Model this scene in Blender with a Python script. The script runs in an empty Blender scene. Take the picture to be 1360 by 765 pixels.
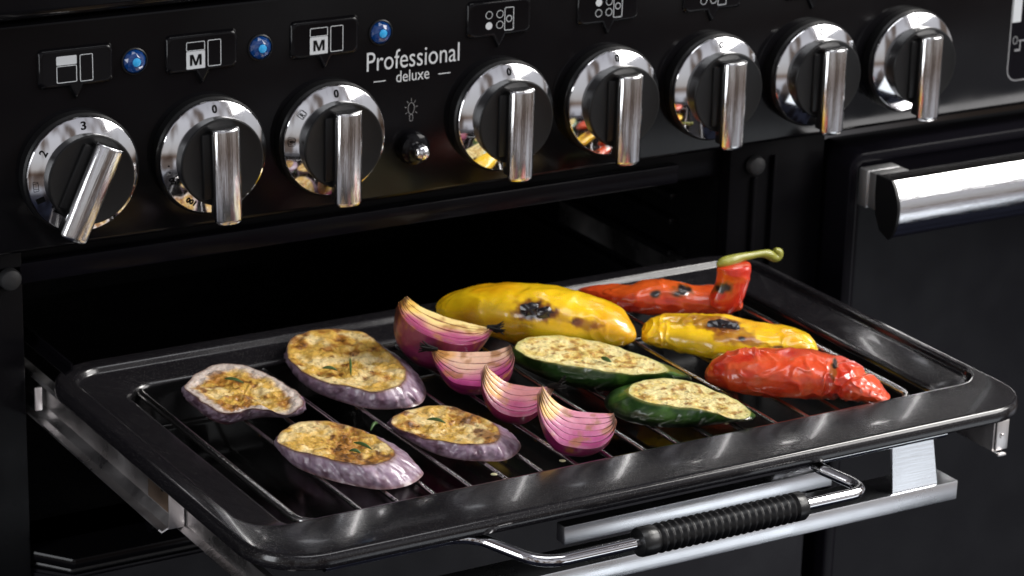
import bpy, bmesh, math, random
from mathutils import Vector, Matrix, noise
random.seed(7)
scn = bpy.context.scene
COL = scn.collection
PI = math.pi

# ------------------------------------------------------------------ camera
CAM = Vector((-.6645, -1.2928, .4257))
RIGHT = Vector((.8605, -.5088, .0264)); UP = Vector((.1461, .2961, .9439)); FWD = Vector((.4881, .8084, -.3291))
FPX = 3783.5
cd = bpy.data.cameras.new('camera'); cam = bpy.data.objects.new('camera', cd); COL.objects.link(cam)
cam.matrix_world = Matrix(((RIGHT.x, UP.x, -FWD.x, CAM.x), (RIGHT.y, UP.y, -FWD.y, CAM.y), (RIGHT.z, UP.z, -FWD.z, CAM.z), (0, 0, 0, 1)))
cd.sensor_width = 36; cd.lens = FPX / 1360 * 36; cd.clip_start = .05; cd.clip_end = 50
cd.dof.use_dof = True; cd.dof.focus_distance = 1.33; cd.dof.aperture_fstop = 22
scn.camera = cam

# ------------------------------------------------------------------ world: a dim kitchen, pale above, warm clutter round the horizon, dark below
w = bpy.data.worlds.new('World'); scn.world = w; w.use_nodes = True
nt = w.node_tree; N = nt.nodes; L = nt.links; N.clear()
tc = N.new('ShaderNodeTexCoord'); sx = N.new('ShaderNodeSeparateXYZ'); L.new(tc.outputs['Generated'], sx.inputs[0])
rp = N.new('ShaderNodeValToRGB'); el = rp.color_ramp.elements
mr = N.new('ShaderNodeMapRange'); mr.inputs[1].default_value = -1; mr.inputs[2].default_value = 1; L.new(sx.outputs[2], mr.inputs[0]); L.new(mr.outputs[0], rp.inputs[0])
el[0].position = 0; el[0].color = (.012, .013, .02, 1); el[1].position = 1; el[1].color = (.30, .30, .33, 1)
for p_, c_ in ((.22, (.014, .016, .026)), (.265, (.05, .05, .06)), (.30, (.34, .35, .38)), (.36, (.50, .50, .52)), (.40, (.16, .11, .08)), (.43, (.42, .40, .38)), (.50, (.50, .50, .50)), (.62, (.55, .55, .57)), (.78, (.30, .30, .33))):
    e = el.new(p_); e.color = (*c_, 1)
mp = N.new('ShaderNodeMapping'); mp.inputs['Scale'].default_value = (4.5, 4.5, 1.1); L.new(tc.outputs['Generated'], mp.inputs[0])
nz = N.new('ShaderNodeTexNoise'); nz.inputs['Scale'].default_value = 1.5; nz.inputs['Detail'].default_value = 1.5; L.new(mp.outputs[0], nz.inputs[0])
r2 = N.new('ShaderNodeValToRGB'); r2.color_ramp.elements[0].position = .42; r2.color_ramp.elements[0].color = (.20, .12, .075, 1)
r2.color_ramp.elements[1].position = .56; r2.color_ramp.elements[1].color = (1.35, 1.35, 1.4, 1); L.new(nz.outputs[0], r2.inputs[0])
mx = N.new('ShaderNodeMix'); mx.data_type = 'RGBA'; mx.blend_type = 'MULTIPLY'; mx.inputs[0].default_value = .85
L.new(rp.outputs[0], mx.inputs[6]); L.new(r2.outputs[0], mx.inputs[7])
wy = N.new('ShaderNodeMapRange'); wy.inputs[1].default_value = .05; wy.inputs[2].default_value = .35; wy.inputs[3].default_value = 1; wy.inputs[4].default_value = .18; L.new(sx.outputs[1], wy.inputs[0])   # the wall behind the cooker is dark
m3 = N.new('ShaderNodeVectorMath'); m3.operation = 'SCALE'; L.new(mx.outputs[2], m3.inputs[0]); L.new(wy.outputs[0], m3.inputs['Scale'])
bg = N.new('ShaderNodeBackground'); bg.inputs[1].default_value = .75; L.new(m3.outputs[0], bg.inputs[0])
wo = N.new('ShaderNodeOutputWorld'); L.new(bg.outputs[0], wo.inputs[0])

# ------------------------------------------------------------------ lamps of the studio kitchen, plus one added low fill
def area(name, loc, tgt, sx_, sy_, power, col=(1, 1, 1)):
    d = bpy.data.lights.new(name, 'AREA'); d.shape = 'RECTANGLE'; d.size = sx_; d.size_y = sy_; d.energy = power; d.color = col
    o = bpy.data.objects.new(name, d); COL.objects.link(o); o.location = loc
    o.rotation_euler = (Vector(tgt) - Vector(loc)).to_track_quat('-Z', 'Y').to_euler(); return o
area('window_key', (1.80, -1.26, 1.02), (.12, -.10, -.05), 1.35, 1.05, 40, (1, .975, .95))
area('side_softbox', (1.10, -.35, .95), (.15, -.12, -.1), .40, .45, 15, (1, .97, .93))
area('top_softbox', (.15, -.75, 1.5), (.1, -.1, -.1), 1.2, .6, 7, (.96, .98, 1))
area('window_left', (-1.5, -.55, .15), (.05, -.1, 0), .5, 1.0, 7.5, (.93, .96, 1))
area('low_front_fill', (.98, -1.35, -.90), (.15, -.2, -.15), 1.15, .40, 1.8, (.90, .95, 1))  # added unseen fill, brightens the bar and bracket below the pan
scn.view_settings.view_transform = 'Standard'; scn.view_settings.look = 'None'; scn.view_settings.exposure = 0; scn.view_settings.gamma = 1
scn.render.engine = 'CYCLES'

# ------------------------------------------------------------------ helpers
def P(px, py, z):
    d = RIGHT * ((px - 680) / FPX) + UP * ((382.5 - py) / FPX) + FWD
    return CAM + d * ((z - CAM.z) / d.z)
def PY(px, py, y):
    d = RIGHT * ((px - 680) / FPX) + UP * ((382.5 - py) / FPX) + FWD
    return CAM + d * ((y - CAM.y) / d.y)
def to_px(v):
    q = v - CAM; z = q.dot(FWD); return 680 + FPX * q.dot(RIGHT) / z, 382.5 - FPX * q.dot(UP) / z
def mpp(v): return (v - CAM).dot(FWD) / FPX      # metres one photo pixel covers at v

def mat(name, col=(.5, .5, .5), rough=.4, metal=0, coat=0, coat_r=.03, bump=0, bscale=200, attr=None, sss=0, specks=None, emis=None, spec=.5, var=0, rvar=0, bstretch=None, trans=0):
    m = bpy.data.materials.new(name); m.use_nodes = True
    n = m.node_tree.nodes; l = m.node_tree.links; b = n['Principled BSDF']
    b.inputs['Base Color'].default_value = (*col, 1); b.inputs['Roughness'].default_value = rough; b.inputs['Metallic'].default_value = metal
    b.inputs['Coat Weight'].default_value = coat; b.inputs['Coat Roughness'].default_value = coat_r; b.inputs['Specular IOR Level'].default_value = spec
    b.inputs['Transmission Weight'].default_value = trans
    if sss:
        b.inputs['Subsurface Weight'].default_value = sss; b.inputs['Subsurface Scale'].default_value = .004; b.inputs['Subsurface Radius'].default_value = (1, .5, .3)
    t = n.new('ShaderNodeTexCoord'); src = t.outputs['Object']
    if attr:
        a = n.new('ShaderNodeAttribute'); a.attribute_name = attr; c = a.outputs['Color']
        if var:
            z = n.new('ShaderNodeTexNoise'); z.inputs['Scale'].default_value = 700; z.inputs['Detail'].default_value = 4; l.new(src, z.inputs[0])
            r = n.new('ShaderNodeMapRange'); r.inputs[1].default_value = .3; r.inputs[2].default_value = .7; r.inputs[3].default_value = 1 - var; r.inputs[4].default_value = 1 + var; l.new(z.outputs[0], r.inputs[0])
            v = n.new('ShaderNodeVectorMath'); v.operation = 'SCALE'; l.new(c, v.inputs[0]); l.new(r.outputs[0], v.inputs['Scale']); c = v.outputs[0]
        l.new(c, b.inputs['Base Color'])
    if specks:
        z = n.new('ShaderNodeTexVoronoi'); z.inputs['Scale'].default_value = specks[0]; l.new(src, z.inputs[0])
        r = n.new('ShaderNodeMapRange'); r.inputs[1].default_value = specks[1]; r.inputs[2].default_value = specks[1] * .5; r.inputs[3].default_value = 0; r.inputs[4].default_value = 1; l.new(z.outputs[0], r.inputs[0])
        z2 = n.new('ShaderNodeTexNoise'); z2.inputs['Scale'].default_value = 60; l.new(src, z2.inputs[0])
        k = n.new('ShaderNodeMath'); k.operation = 'MULTIPLY'; l.new(r.outputs[0], k.inputs[0]); l.new(z2.outputs[0], k.inputs[1])
        q = n.new('ShaderNodeMix'); q.data_type = 'RGBA'; q.inputs[6].default_value = (*col, 1); q.inputs[7].default_value = (*specks[2], 1); l.new(k.outputs[0], q.inputs[0]); l.new(q.outputs[2], b.inputs['Base Color'])
    if rvar:
        z = n.new('ShaderNodeTexNoise'); z.inputs['Scale'].default_value = 25; z.inputs['Detail'].default_value = 6; l.new(src, z.inputs[0])
        r = n.new('ShaderNodeMapRange'); r.inputs[1].default_value = .35; r.inputs[2].default_value = .65; r.inputs[3].default_value = max(0, rough - rvar); r.inputs[4].default_value = rough + rvar; l.new(z.outputs[0], r.inputs[0]); l.new(r.outputs[0], b.inputs['Roughness'])
    if bump:
        z = n.new('ShaderNodeTexNoise'); z.inputs['Scale'].default_value = bscale; z.inputs['Detail'].default_value = 4
        if bstretch:
            g = n.new('ShaderNodeMapping'); g.inputs['Scale'].default_value = bstretch; l.new(src, g.inputs[0]); l.new(g.outputs[0], z.inputs[0])
        else: l.new(src, z.inputs[0])
        u = n.new('ShaderNodeBump'); u.inputs['Strength'].default_value = bump; u.inputs['Distance'].default_value = .001; l.new(z.outputs[0], u.inputs['Height']); l.new(u.outputs[0], b.inputs['Normal'])
    if emis:
        b.inputs['Emission Color'].default_value = (*emis[0], 1); b.inputs['Emission Strength'].default_value = emis[1]
    return m

M_PANEL = mat('black_gloss_enamel', (.0040, .0038, .0046), .12, spec=.22, rvar=.04)
M_DOOR = mat('black_door_enamel', (.0046, .0042, .0060), .18, spec=.07, rvar=.04)
M_CAV = mat('black_cavity_enamel', (.0035, .0035, .004), .3, rvar=.1, spec=.3)
M_PAN = mat('speckled_black_enamel', (.0092, .0084, .0100), .17, coat=.26, coat_r=.05, specks=(1300, .23, (.17, .16, .15)), bump=.07, bscale=90, rvar=.05)
M_CHROME = mat('chrome', (.86, .86, .88), .07, 1)
M_BRUSH = mat('satin_chrome', (.80, .80, .81), .13, 1, bump=.15, bscale=40, bstretch=(30, 30, 1))
M_SATIN = mat('satin_plate', (.90, .92, .95), .28, 1, bump=.04, bscale=40, bstretch=(1, 18, 18), rvar=.05)
M_PLATE = mat('matt_plate', (.80, .80, .80), .42, 1)
M_BAR = mat('brushed_bar_chrome', (.80, .80, .82), .12, 1, bump=.1, bscale=40, bstretch=(1, 30, 30))
M_STEEL = mat('galvanised_slide_steel', (.84, .81, .80), .34, 1, bump=.3, bscale=120, rvar=.12)
M_WIRE = mat('rack_wire_chrome', (.84, .82, .80), .2, 1, bump=.3, bscale=300)
M_RUB = mat('black_rubber', (.006, .006, .0065), .33, bump=.1, bscale=600)
M_HUB = mat('black_satin_plastic', (.0065, .0065, .007), .36, spec=.35)
M_WHITE = mat('white_print', (.50, .52, .54), .6)
M_GREYP = mat('dim_grey_print', (.22, .22, .23), .6)
M_BLACKP = mat('black_print', (.006, .006, .006), .8, spec=.05)
M_BASIN = mat('black_basin_enamel', (.004, .004, .0042), .12, rvar=.05, spec=.4)
M_BLUE = mat('blue_glass_lens', (.003, .03, .13), .1, coat=1, emis=((.0, .10, .5), .06))
M_BLUEC = mat('blue_lamp_core', (.02, .3, .6), .2, coat=1, emis=((.02, .35, .9), .10))
M_BUMP = mat('grey_rubber_bumper', (.013, .013, .014), .6)
M_FRAME = mat('dark_frame_enamel', (.0022, .0020, .0028), .32, rvar=.06, spec=.09)
M_RUST = mat('heat_tinted_steel', (.55, .40, .29), .33, 1, bump=.3, bscale=120, rvar=.12)
M_FOOD = mat('roast_flesh', attr='Col', rough=.42, coat=.5, coat_r=.12, bump=.9, bscale=420, sss=.12, var=.14)
M_SKIN = mat('roast_skin', attr='Col', rough=.32, coat=.45, coat_r=.12, bump=.35, bscale=260, sss=.06, var=.12)
M_PEP = mat('pepper_skin', attr='Col', rough=.3, coat=.8, coat_r=.07, bump=.22, bscale=170, sss=.15, var=.05)
M_ONI = mat('onion_flesh', attr='Col', rough=.36, coat=.28, coat_r=.14, bump=.35, bscale=260, sss=.3, var=.05)
M_LEAF = mat('rosemary_green', (.05, .11, .025), .45, bump=.2)
M_SEED = mat('cream_seed', (.55, .5, .3), .35, coat=.5)
M_CHAR = mat('charred_root', (.004, .003, .0025), .7, spec=.2, bump=.6, bscale=400)

WL = {}
def obj(name, me, m=None, parent=None, loc=(0, 0, 0), rot=None, world=True):
    o = bpy.data.objects.new(name, me); COL.objects.link(o)
    if m and me is not None and not me.materials: me.materials.append(m)
    l = Vector(loc)
    if parent:
        o.parent = parent
        o.location = l - WL[parent.name]
    else: o.location = l
    WL[o.name] = l
    if rot: o.rotation_euler = rot
    return o
def thing(name, label, cat, loc=(0, 0, 0), group=None):
    o = bpy.data.objects.new(name, None); COL.objects.link(o); o.location = loc; o.empty_display_size = .02
    WL[o.name] = Vector(loc); o['label'] = label; o['category'] = cat
    if group: o['group'] = group
    return o
def tag(o, label, cat, group=None):
    o['label'] = label; o['category'] = cat
    if group: o['group'] = group
    return o
def fin(me, ang=35, smooth=True):
    if smooth:
        me.polygons.foreach_set('use_smooth', [True] * len(me.polygons))
        try: me.set_sharp_from_angle(angle=math.radians(ang))
        except Exception: pass
    me.update(); return me
def from_bm(bm, name='m', ang=35, smooth=True):
    bmesh.ops.recalc_face_normals(bm, faces=bm.faces[:])
    me = bpy.data.meshes.new(name); bm.to_mesh(me); bm.free(); return fin(me, ang, smooth)
def box_bm(bm, x0, x1, y0, y1, z0, z1, bev=0, seg=2):
    r = bmesh.ops.create_cube(bm, size=1); vs = r['verts']
    for v in vs: v.co = Vector(((x0 + x1) / 2 + v.co.x * (x1 - x0), (y0 + y1) / 2 + v.co.y * (y1 - y0), (z0 + z1) / 2 + v.co.z * (z1 - z0)))
    if bev:
        es = list({e for v in vs for e in v.link_edges}); bmesh.ops.bevel(bm, geom=es, offset=bev, segments=seg, affect='EDGES', profile=.5)
def box(x0, x1, y0, y1, z0, z1, bev=.001, seg=2):
    bm = bmesh.new(); box_bm(bm, x0, x1, y0, y1, z0, z1, bev, seg); return from_bm(bm, 'box')
def mesh_loops(loops, closed=True, cap0=True, cap1=True, ang=35, recalc=True):
    """skin a list of equal-length vertex loops"""
    bm = bmesh.new(); R = [[bm.verts.new(p) for p in lp] for lp in loops]; n = len(loops[0])
    for a, b in zip(R, R[1:]):
        for i in range(n if closed else n - 1):
            j = (i + 1) % n
            try: bm.faces.new((a[i], a[j], b[j], b[i]))
            except ValueError: pass
    if cap0: bm.faces.new(R[0][::-1])
    if cap1: bm.faces.new(R[-1])
    if recalc: bmesh.ops.recalc_face_normals(bm, faces=bm.faces[:])
    me = bpy.data.meshes.new('loft'); bm.to_mesh(me); bm.free(); return fin(me, ang)
def rrect(x0, x1, y0, y1, r, n=8):
    """rounded rectangle, counter-clockwise 2D points"""
    if not isinstance(r, (tuple, list)): r = (r,) * 4
    pts = []
    for (cx, cy, a0, rr) in ((x1 - r[0], y0 + r[0], -90, r[0]), (x1 - r[1], y1 - r[1], 0, r[1]), (x0 + r[2], y1 - r[2], 90, r[2]), (x0 + r[3], y0 + r[3], 180, r[3])):
        for i in range(n + 1):
            a = math.radians(a0 + 90 * i / n); pts.append((cx + rr * math.cos(a), cy + rr * math.sin(a)))
    return pts
def tube(pts, r, seg=10, closed=False, caps=True):
    pts = [Vector(p) for p in pts]; n = len(pts); loops = []; prev = None
    rr = r if isinstance(r, (list, tuple)) else [r] * n
    for i, p in enumerate(pts):
        a = pts[(i - 1) % n] if closed or i else p; b = pts[(i + 1) % n] if closed or i < n - 1 else p
        t = (b - a).normalized()
        if prev is None: u = t.orthogonal().normalized()
        else: u = (prev - t * prev.dot(t)).normalized()
        prev = u; v = t.cross(u)
        loops.append([p + (u * math.cos(2 * PI * k / seg) + v * math.sin(2 * PI * k / seg)) * rr[i] for k in range(seg)])
    if closed: loops.append(loops[0])
    return mesh_loops(loops, True, caps and not closed, caps and not closed, 60)
def fillet(pts, r, n=6):
    """round the inner corners of a 3D polyline"""
    pts = [Vector(p) for p in pts]; out = [pts[0]]
    for a, b, c in zip(pts, pts[1:], pts[2:]):
        d1 = (a - b); d2 = (c - b); q = min(r, d1.length * .45, d2.length * .45); p0 = b + d1.normalized() * q; p1 = b + d2.normalized() * q
        for i in range(n + 1):
            t = i / n; out.append(p0 * (1 - t) ** 2 + b * 2 * t * (1 - t) + p1 * t * t)
    out.append(pts[-1]); return out
def join_meshes(mes):
    bm = bmesh.new()
    for m in mes: bm.from_mesh(m)
    me = bpy.data.meshes.new('j'); bm.to_mesh(me); bm.free(); return fin(me)
def lathe(prof, seg=48, axis='y', ang=30):
    """profile of (radius, y) revolved round the y axis"""
    loops = [[(r * math.sin(2 * PI * k / seg), y, r * math.cos(2 * PI * k / seg)) for k in range(seg)] for r, y in prof]
    return mesh_loops(loops, True, True, True, ang)
def strip_y(prof, t, y0, y1):
    """thin folded plate: (x,z) polyline given thickness t, run along y"""
    pts = [Vector((a, b)) for a, b in prof]; L_, R_ = [], []
    for i, p in enumerate(pts):
        d = ((pts[min(i + 1, len(pts) - 1)] - pts[max(i - 1, 0)])).normalized(); n = Vector((-d.y, d.x)) * t / 2; L_.append(p + n); R_.append(p - n)
    lp = L_ + R_[::-1]
    return mesh_loops([[(q.x, y, q.y) for q in lp] for y in (y0, y1)], True, True, True, 25)
def text_mesh(s, x0, x1, z0, z1, y, depth=.00015, bold=0, fit_y=True):
    c = bpy.data.curves.new('t', 'FONT'); c.body = s; c.size = 1; c.extrude = .0; c.offset = bold; c.resolution_u = 4
    o = bpy.data.objects.new('t', c); COL.objects.link(o); bpy.context.view_layer.update()
    me = bpy.data.meshes.new_from_object(o); bpy.data.objects.remove(o)
    xs = [v.co.x for v in me.vertices]; ys = [v.co.y for v in me.vertices]; ax, bx, ay, by = min(xs), max(xs), min(ys), max(ys)
    for v in me.vertices:
        v.co = ((v.co.x - ax) / (bx - ax) * (x1 - x0) + x0, y, (v.co.y - ay) / (by - ay) * (z1 - z0) + z0)
    me.materials.clear(); return me
def ring2d(pts_out, pts_in, y):
    n = len(pts_out); me = bpy.data.meshes.new('ring')
    me.from_pydata([(a, y, b) for a, b in pts_out] + [(a, y, b) for a, b in pts_in], [], [(i, (i + 1) % n, n + (i + 1) % n, n + i) for i in range(n)]); return me
def rect_line(x0, x1, z0, z1, y, t=.00038, r=.0007):
    return ring2d(rrect(x0, x1, z0, z1, r, 4), rrect(x0 + t, x1 - t, z0 + t, z1 - t, max(r - t, .0001), 4), y)
def m_mesh(x0, x1, z0, z1, y):
    P_ = [(0, 0), (.2, 0), (.2, .66), (.41, 0), (.59, 0), (.8, .66), (.8, 0), (1, 0), (1, 1), (.72, 1), (.5, .32), (.28, 1), (0, 1)]
    me = bpy.data.meshes.new('M'); me.from_pydata([(x0 + a * (x1 - x0), y, z0 + b * (z1 - z0)) for a, b in P_], [], [(0, 1, 2, 11, 12), (2, 3, 10, 11), (3, 4, 10), (4, 5, 9, 10), (5, 6, 7, 8, 9)]); return me
def circ(cx, cz, r, y, t=.00038, n=28, sz=1):
    po = [(cx + r * math.cos(2 * PI * k / n), cz + sz * r * math.sin(2 * PI * k / n)) for k in range(n)]
    pi_ = [(cx + (r - t) * math.cos(2 * PI * k / n), cz + (sz * r - t) * math.sin(2 * PI * k / n)) for k in range(n)]
    return ring2d(po, pi_, y)
def disc(cx, cz, r, y, n=28):
    me = bpy.data.meshes.new('disc'); me.from_pydata([(cx + r * math.cos(2 * PI * k / n), y, cz + r * math.sin(2 * PI * k / n)) for k in range(n)], [], [list(range(n))]); return me
def quad(x0, x1, z0, z1, y, r=.0005):
    p = rrect(x0, x1, z0, z1, r, 3); me = bpy.data.meshes.new('q'); me.from_pydata([(a, y, b) for a, b in p], [], [list(range(len(p)))]); return me

# ================================================================== THE RANGE COOKER
YP = .008                                   # face of the control panel
cooker = thing('range_cooker', 'glossy black range cooker with chrome control knobs and the grill compartment open', 'cooker', (.12, .2, -.55))
panel = obj('control_panel', box(-.34, .62, YP, YP + .05, -.0405, .0795, .0028, 4), M_PANEL, cooker)
obj('hob_trim', box(-.34, .62, -.006, .06, .0835, .15, .006, 4), M_PANEL, cooker)
obj('lintel', box(-.34, .345, .028, .06, -.0635, -.0435, .002), M_FRAME, cooker)
obj('lintel_seal', box(-.30, .240, .020, .0275, -.0615, -.0500, .0015), M_DOOR, cooker)
# front posts either side of the grill opening
for (a, b, z0, z1, nm) in ((-.34, -.1655, -.30, -.0435, 'left'), (.2760, .345, -.55, -.0435, 'right')):
    bm = bmesh.new(); box_bm(bm, a, b, .020, .06, z0, z1, .0015)
    post = obj('front_post', from_bm(bm), M_FRAME, cooker)
    if nm == 'right':
        obj('post_rib', box(.2915, .2945, .0165, .0198, -.50, -.064, .001), M_FRAME, post)
        obj('post_rib', box(.3055, .3075, .0165, .0198, -.50, -.052, .0008), M_FRAME, post)
    cx = -.1735 if nm == 'left' else .2925
    obj('bumper', lathe([(.0058, 0), (.0058, -.003), (.0052, -.0042), (.0032, -.0052), (.001, -.0054)], 28), M_BUMP, post, (cx, .019, -.0565))
# grill cavity: open-fronted box with side embossings
bm = bmesh.new()
x0, x1, y0, y1, z0, z1 = -.1648, .2754, .030, .40, -.2125, -.0600
V = [bm.verts.new(p) for p in ((x0, y0, z0), (x1, y0, z0), (x1, y1, z0), (x0, y1, z0), (x0, y0, z1), (x1, y0, z1), (x1, y1, z1), (x0, y1, z1))]
for f in ((0, 1, 2, 3), (4, 7, 6, 5), (0, 3, 7, 4), (1, 5, 6, 2), (3, 2, 6, 7)): bm.faces.new([V[i] for i in f])
me = bpy.data.meshes.new('cav'); bm.to_mesh(me); bm.free()
cav = obj('grill_cavity', me, M_CAV, cooker)
for k, z in enumerate((-.088, -.104, -.1245, -.150)):
    for s in (0, 1):
        x = (x0 + .0035) if s == 0 else (x1 - .0035)
        obj('side_ridge', box(x - .0033, x + .0033, .07, .33, z - .0022, z + .0022, .0015), M_CAV, cav)
for k in range(5):
    obj('grill_element', tube(fillet([(-.13, .36, -.078 - 0), (-.13, .08 + .0 * k, -.078), (-.13 + .02, .08, -.078), (-.11, .36, -.078)], .008), .0032, 8), M_FRAME, cav, (.052 * k + .01, 0, 0)) if k < 5 else None
# floor ledge of the grill compartment with chamfered corner
poly = [(-.34, .06), (-.34, .055), (-.186, .050), (-.149, .002), (.335, .002), (.335, .06)]
for (za, zb, dy, nm, mm) in ((-.2125, -.2185, 0, 'floor_ledge', M_PANEL), (-.2195, -.2225, .003, 'ledge_seal', M_RUB)):
    pp = [(a + (0 if a < -.3 or a > .3 else 0), b + (dy if b < .055 else 0)) for a, b in poly]
    bm = bmesh.new(); lo = [bm.verts.new((a, b, zb)) for a, b in pp]; hi = [bm.verts.new((a, b, za)) for a, b in pp]; n = len(pp)
    for i in range(n): bm.faces.new((lo[i], lo[(i + 1) % n], hi[(i + 1) % n], hi[i]))
    bm.faces.new(hi); bm.faces.new(lo[::-1])
    bmesh.ops.recalc_face_normals(bm, faces=bm.faces[:]); bmesh.ops.bevel(bm, geom=bm.edges[:], offset=.0012, segments=2, affect='EDGES', profile=.5)
    obj(nm, from_bm(bm), mm, cooker)
obj('cavity_floor', box(-.34, .335, .0605, .40, -.2165, -.2130, .0005), M_PANEL, cooker)
obj('floor_screw', lathe([(.006, 0), (.0055, -.001), (.003, -.0022), (.001, -.0024)], 20), M_STEEL, cooker, (-.079, .020, -.2122), (-PI / 2, 0, 0))
# lower oven door with the chamfered side
poly = [(-.34, .050), (-.186, .046), (-.148, .004), (.3365, .004), (.3365, .05), (-.34, .06)]
bm = bmesh.new(); lo = [bm.verts.new((a, b, -.55)) for a, b in poly]; hi = [bm.verts.new((a, b, -.2235)) for a, b in poly]; n = len(poly)
for i in range(n): bm.faces.new((lo[i], lo[(i + 1) % n], hi[(i + 1) % n], hi[i]))
bm.faces.new(hi); bm.faces.new(lo[::-1]); bmesh.ops.recalc_face_normals(bm, faces=bm.faces[:]); bmesh.ops.bevel(bm, geom=bm.edges[:], offset=.0015, segments=2, affect='EDGES')
obj('lower_oven_door', from_bm(bm), mat('lower_door_enamel', (.0085, .0078, .0105), .3, spec=.15, rvar=.05), cooker)
# right-hand oven door, rounded rectangle with a pressed edge
def rr_slab(x0, x1, z0, z1, r, yb, yf, bev):
    lp = []
    for (ins, y) in ((0, yb), (0, yf + bev), (bev * .3, yf + bev * .3), (bev, yf), (bev * 2.2, yf), (bev * 2.9, yf + .0012), (bev * 3.4, yf + .0014)):
        lp.append([(a, y, b) for a, b in rrect(x0 + ins, x1 - ins, z0 + ins, z1 - ins, max(r - ins, .002), 10)])
    return mesh_loops(lp, True, True, True, 30)
door = obj('oven_door', rr_slab(.3490, .72, -.55, -.0525, .011, .035, 0, .0028), M_DOOR, cooker)
# handle: bowed chrome section on stepped brackets
prof = [(-.0200, -.0606)] + [(-.0414 + .0250 * (1 - math.cos(math.radians(a))), -.0782 + .0250 * math.sin(math.radians(a))) for a in range(45, -46, -6)] + [(-.0265, -.0925), (-.0215, -.084), (-.0200, -.074)]
bm = bmesh.new(); A = [bm.verts.new((.3560, a, b)) for a, b in prof]; B = [bm.verts.new((.72, a, b)) for a, b in prof]; n = len(prof)
for i in range(n): bm.faces.new((A[i], A[(i + 1) % n], B[(i + 1) % n], B[i]))
bm.faces.new(A[::-1]); bm.faces.new(B)
hd = obj('door_handle', from_bm(bm, ang=32), M_BAR, door)
cap = [(a * 1.0 - (.0006 if a < -.03 else -.0004), b + (.0006 if b > -.0782 else -.0006)) for a, b in prof]
bm = bmesh.new(); A = [bm.verts.new((.3538, a, b)) for a, b in cap]; B = [bm.verts.new((.3558, a, b)) for a, b in cap]
for i in range(n): bm.faces.new((A[i], A[(i + 1) % n], B[(i + 1) % n], B[i]))
bm.faces.new(A[::-1]); bm.faces.new(B); obj('handle_end_cap', from_bm(bm, ang=32), M_HUB, door)
obj('handle_bracket', box(.3565, .3800, -.0190, -.0095, -.0835, -.0612, .0007), M_PLATE, door)
obj('handle_mount', box(.3560, .3805, -.0090, -.0002, -.0845, -.0612, .0009), M_PLATE, door)

# ---------- knobs
KX = [-.1393, -.0671, .0033, .1090, .1791, .2495, .3200, .3909]
HUB = lathe([(.0315, .0078), (.0315, .0020), (.0306, .0008), (.0223, .0008), (.0223, -.0034), (.0234, -.0108), (.0234, -.0113), (.0231, -.0118), (.0226, -.0120), (.0223, -.0120), (.0217, -.0118), (.0100, -.0118), (.004, -.0118)], 64)
RING = lathe([(.0303, .0006), (.0303, -.0003), (.0301, -.0008), (.0299, -.00105), (.0297, -.00116), (.0225, -.0031), (.0222, -.0032), (.0220, .0004)], 96, ang=14)
# the fin of the grip: black body, chrome front and top plate
def grip_meshes():
    zt, zb, wd = .0195, -.0312, .0075
    bm = bmesh.new(); box_bm(bm, -wd + .0008, wd - .0008, -.0175, -.0095, zb + .002, zt - .0016, .0010); box_bm(bm, -.0118, .0060, -.0134, -.0110, -.0185, .0165, .0011); body = from_bm(bm)
    lp = []
    cs = []
    for k in range(13):
        a = math.radians(-78 + 156 * k / 12); cs.append((wd * math.sin(a) / math.sin(math.radians(78)), -.0178 - .0036 * (math.cos(a) - math.cos(math.radians(78))) / (1 - math.cos(math.radians(78)))))
    back = [(wd, -.0160), (-wd, -.0160)]
    for (z, s) in ((zb, .90), (zb + .0008, .98), (zb + .002, 1), (zt - .0012, 1), (zt - .0004, .98), (zt, .93)):
        lp.append([(a * s, b * (1 if b > -.0165 else (1 - (1 - s) * .25)), z) for a, b in cs + back])
    front = mesh_loops(lp, True, True, True, 30)
    bm = bmesh.new(); vs = [(-wd, -.0175), (wd, -.0175), (wd, -.0098), (-wd, -.0088)]
    a = [bm.verts.new((x, y, zt - .0014)) for x, y in vs]; b = [bm.verts.new((x, y, zt)) for x, y in vs]
    for i in range(4): bm.faces.new((a[i], a[(i + 1) % 4], b[(i + 1) % 4], b[i]))
    bm.faces.new(b); bm.faces.new(a[::-1]); bmesh.ops.recalc_face_normals(bm, faces=bm.faces[:]); bmesh.ops.bevel(bm, geom=bm.edges[:], offset=.0006, segments=2, affect='EDGES')
    top = from_bm(bm)
    return body, join_meshes([front, top])
GB, GF = grip_meshes()
def ring_text(s, ang, h=.0050, wdt=None):
    """numeral lying on the sloping ring at clockwise angle ang from the top"""
    wdt = wdt or .55 * h * len(s); me = text_mesh(s, -wdt / 2, wdt / 2, -h / 2, h / 2, 0, bold=.026)
    r0, y0 = .0261, -.0032; nrm = Vector((0, -.85, .527)).normalized(); upv = Vector((0, .527, .85)).normalized()
    up2 = Vector((0, .53, .848)).normalized()
    for v in me.vertices:
        x, z = v.co.x, v.co.z; q = Vector((x, 0, r0)) + up2 * z + Vector((0, y0 - .00035, 0)); rad = math.hypot(q.x, q.z)
        v.co = Vector((q.x, -.00118 - (.0297 - rad) / .0072 * .00194 - .00035, q.z))
    me.transform(Matrix.Rotation(math.radians(ang), 4, 'Y')); return me
marks = {0: [('3', 0), ('2', -57), ('1', -113)], 1: [('0', 0), ('•', -93, .0012), ('•', -101, .0012), ('60', -112, .0036), ('100', -148, .0034)],
         2: [('0', 0), ('R', -50, .0032), ('8', -84, .0030)]}
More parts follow.
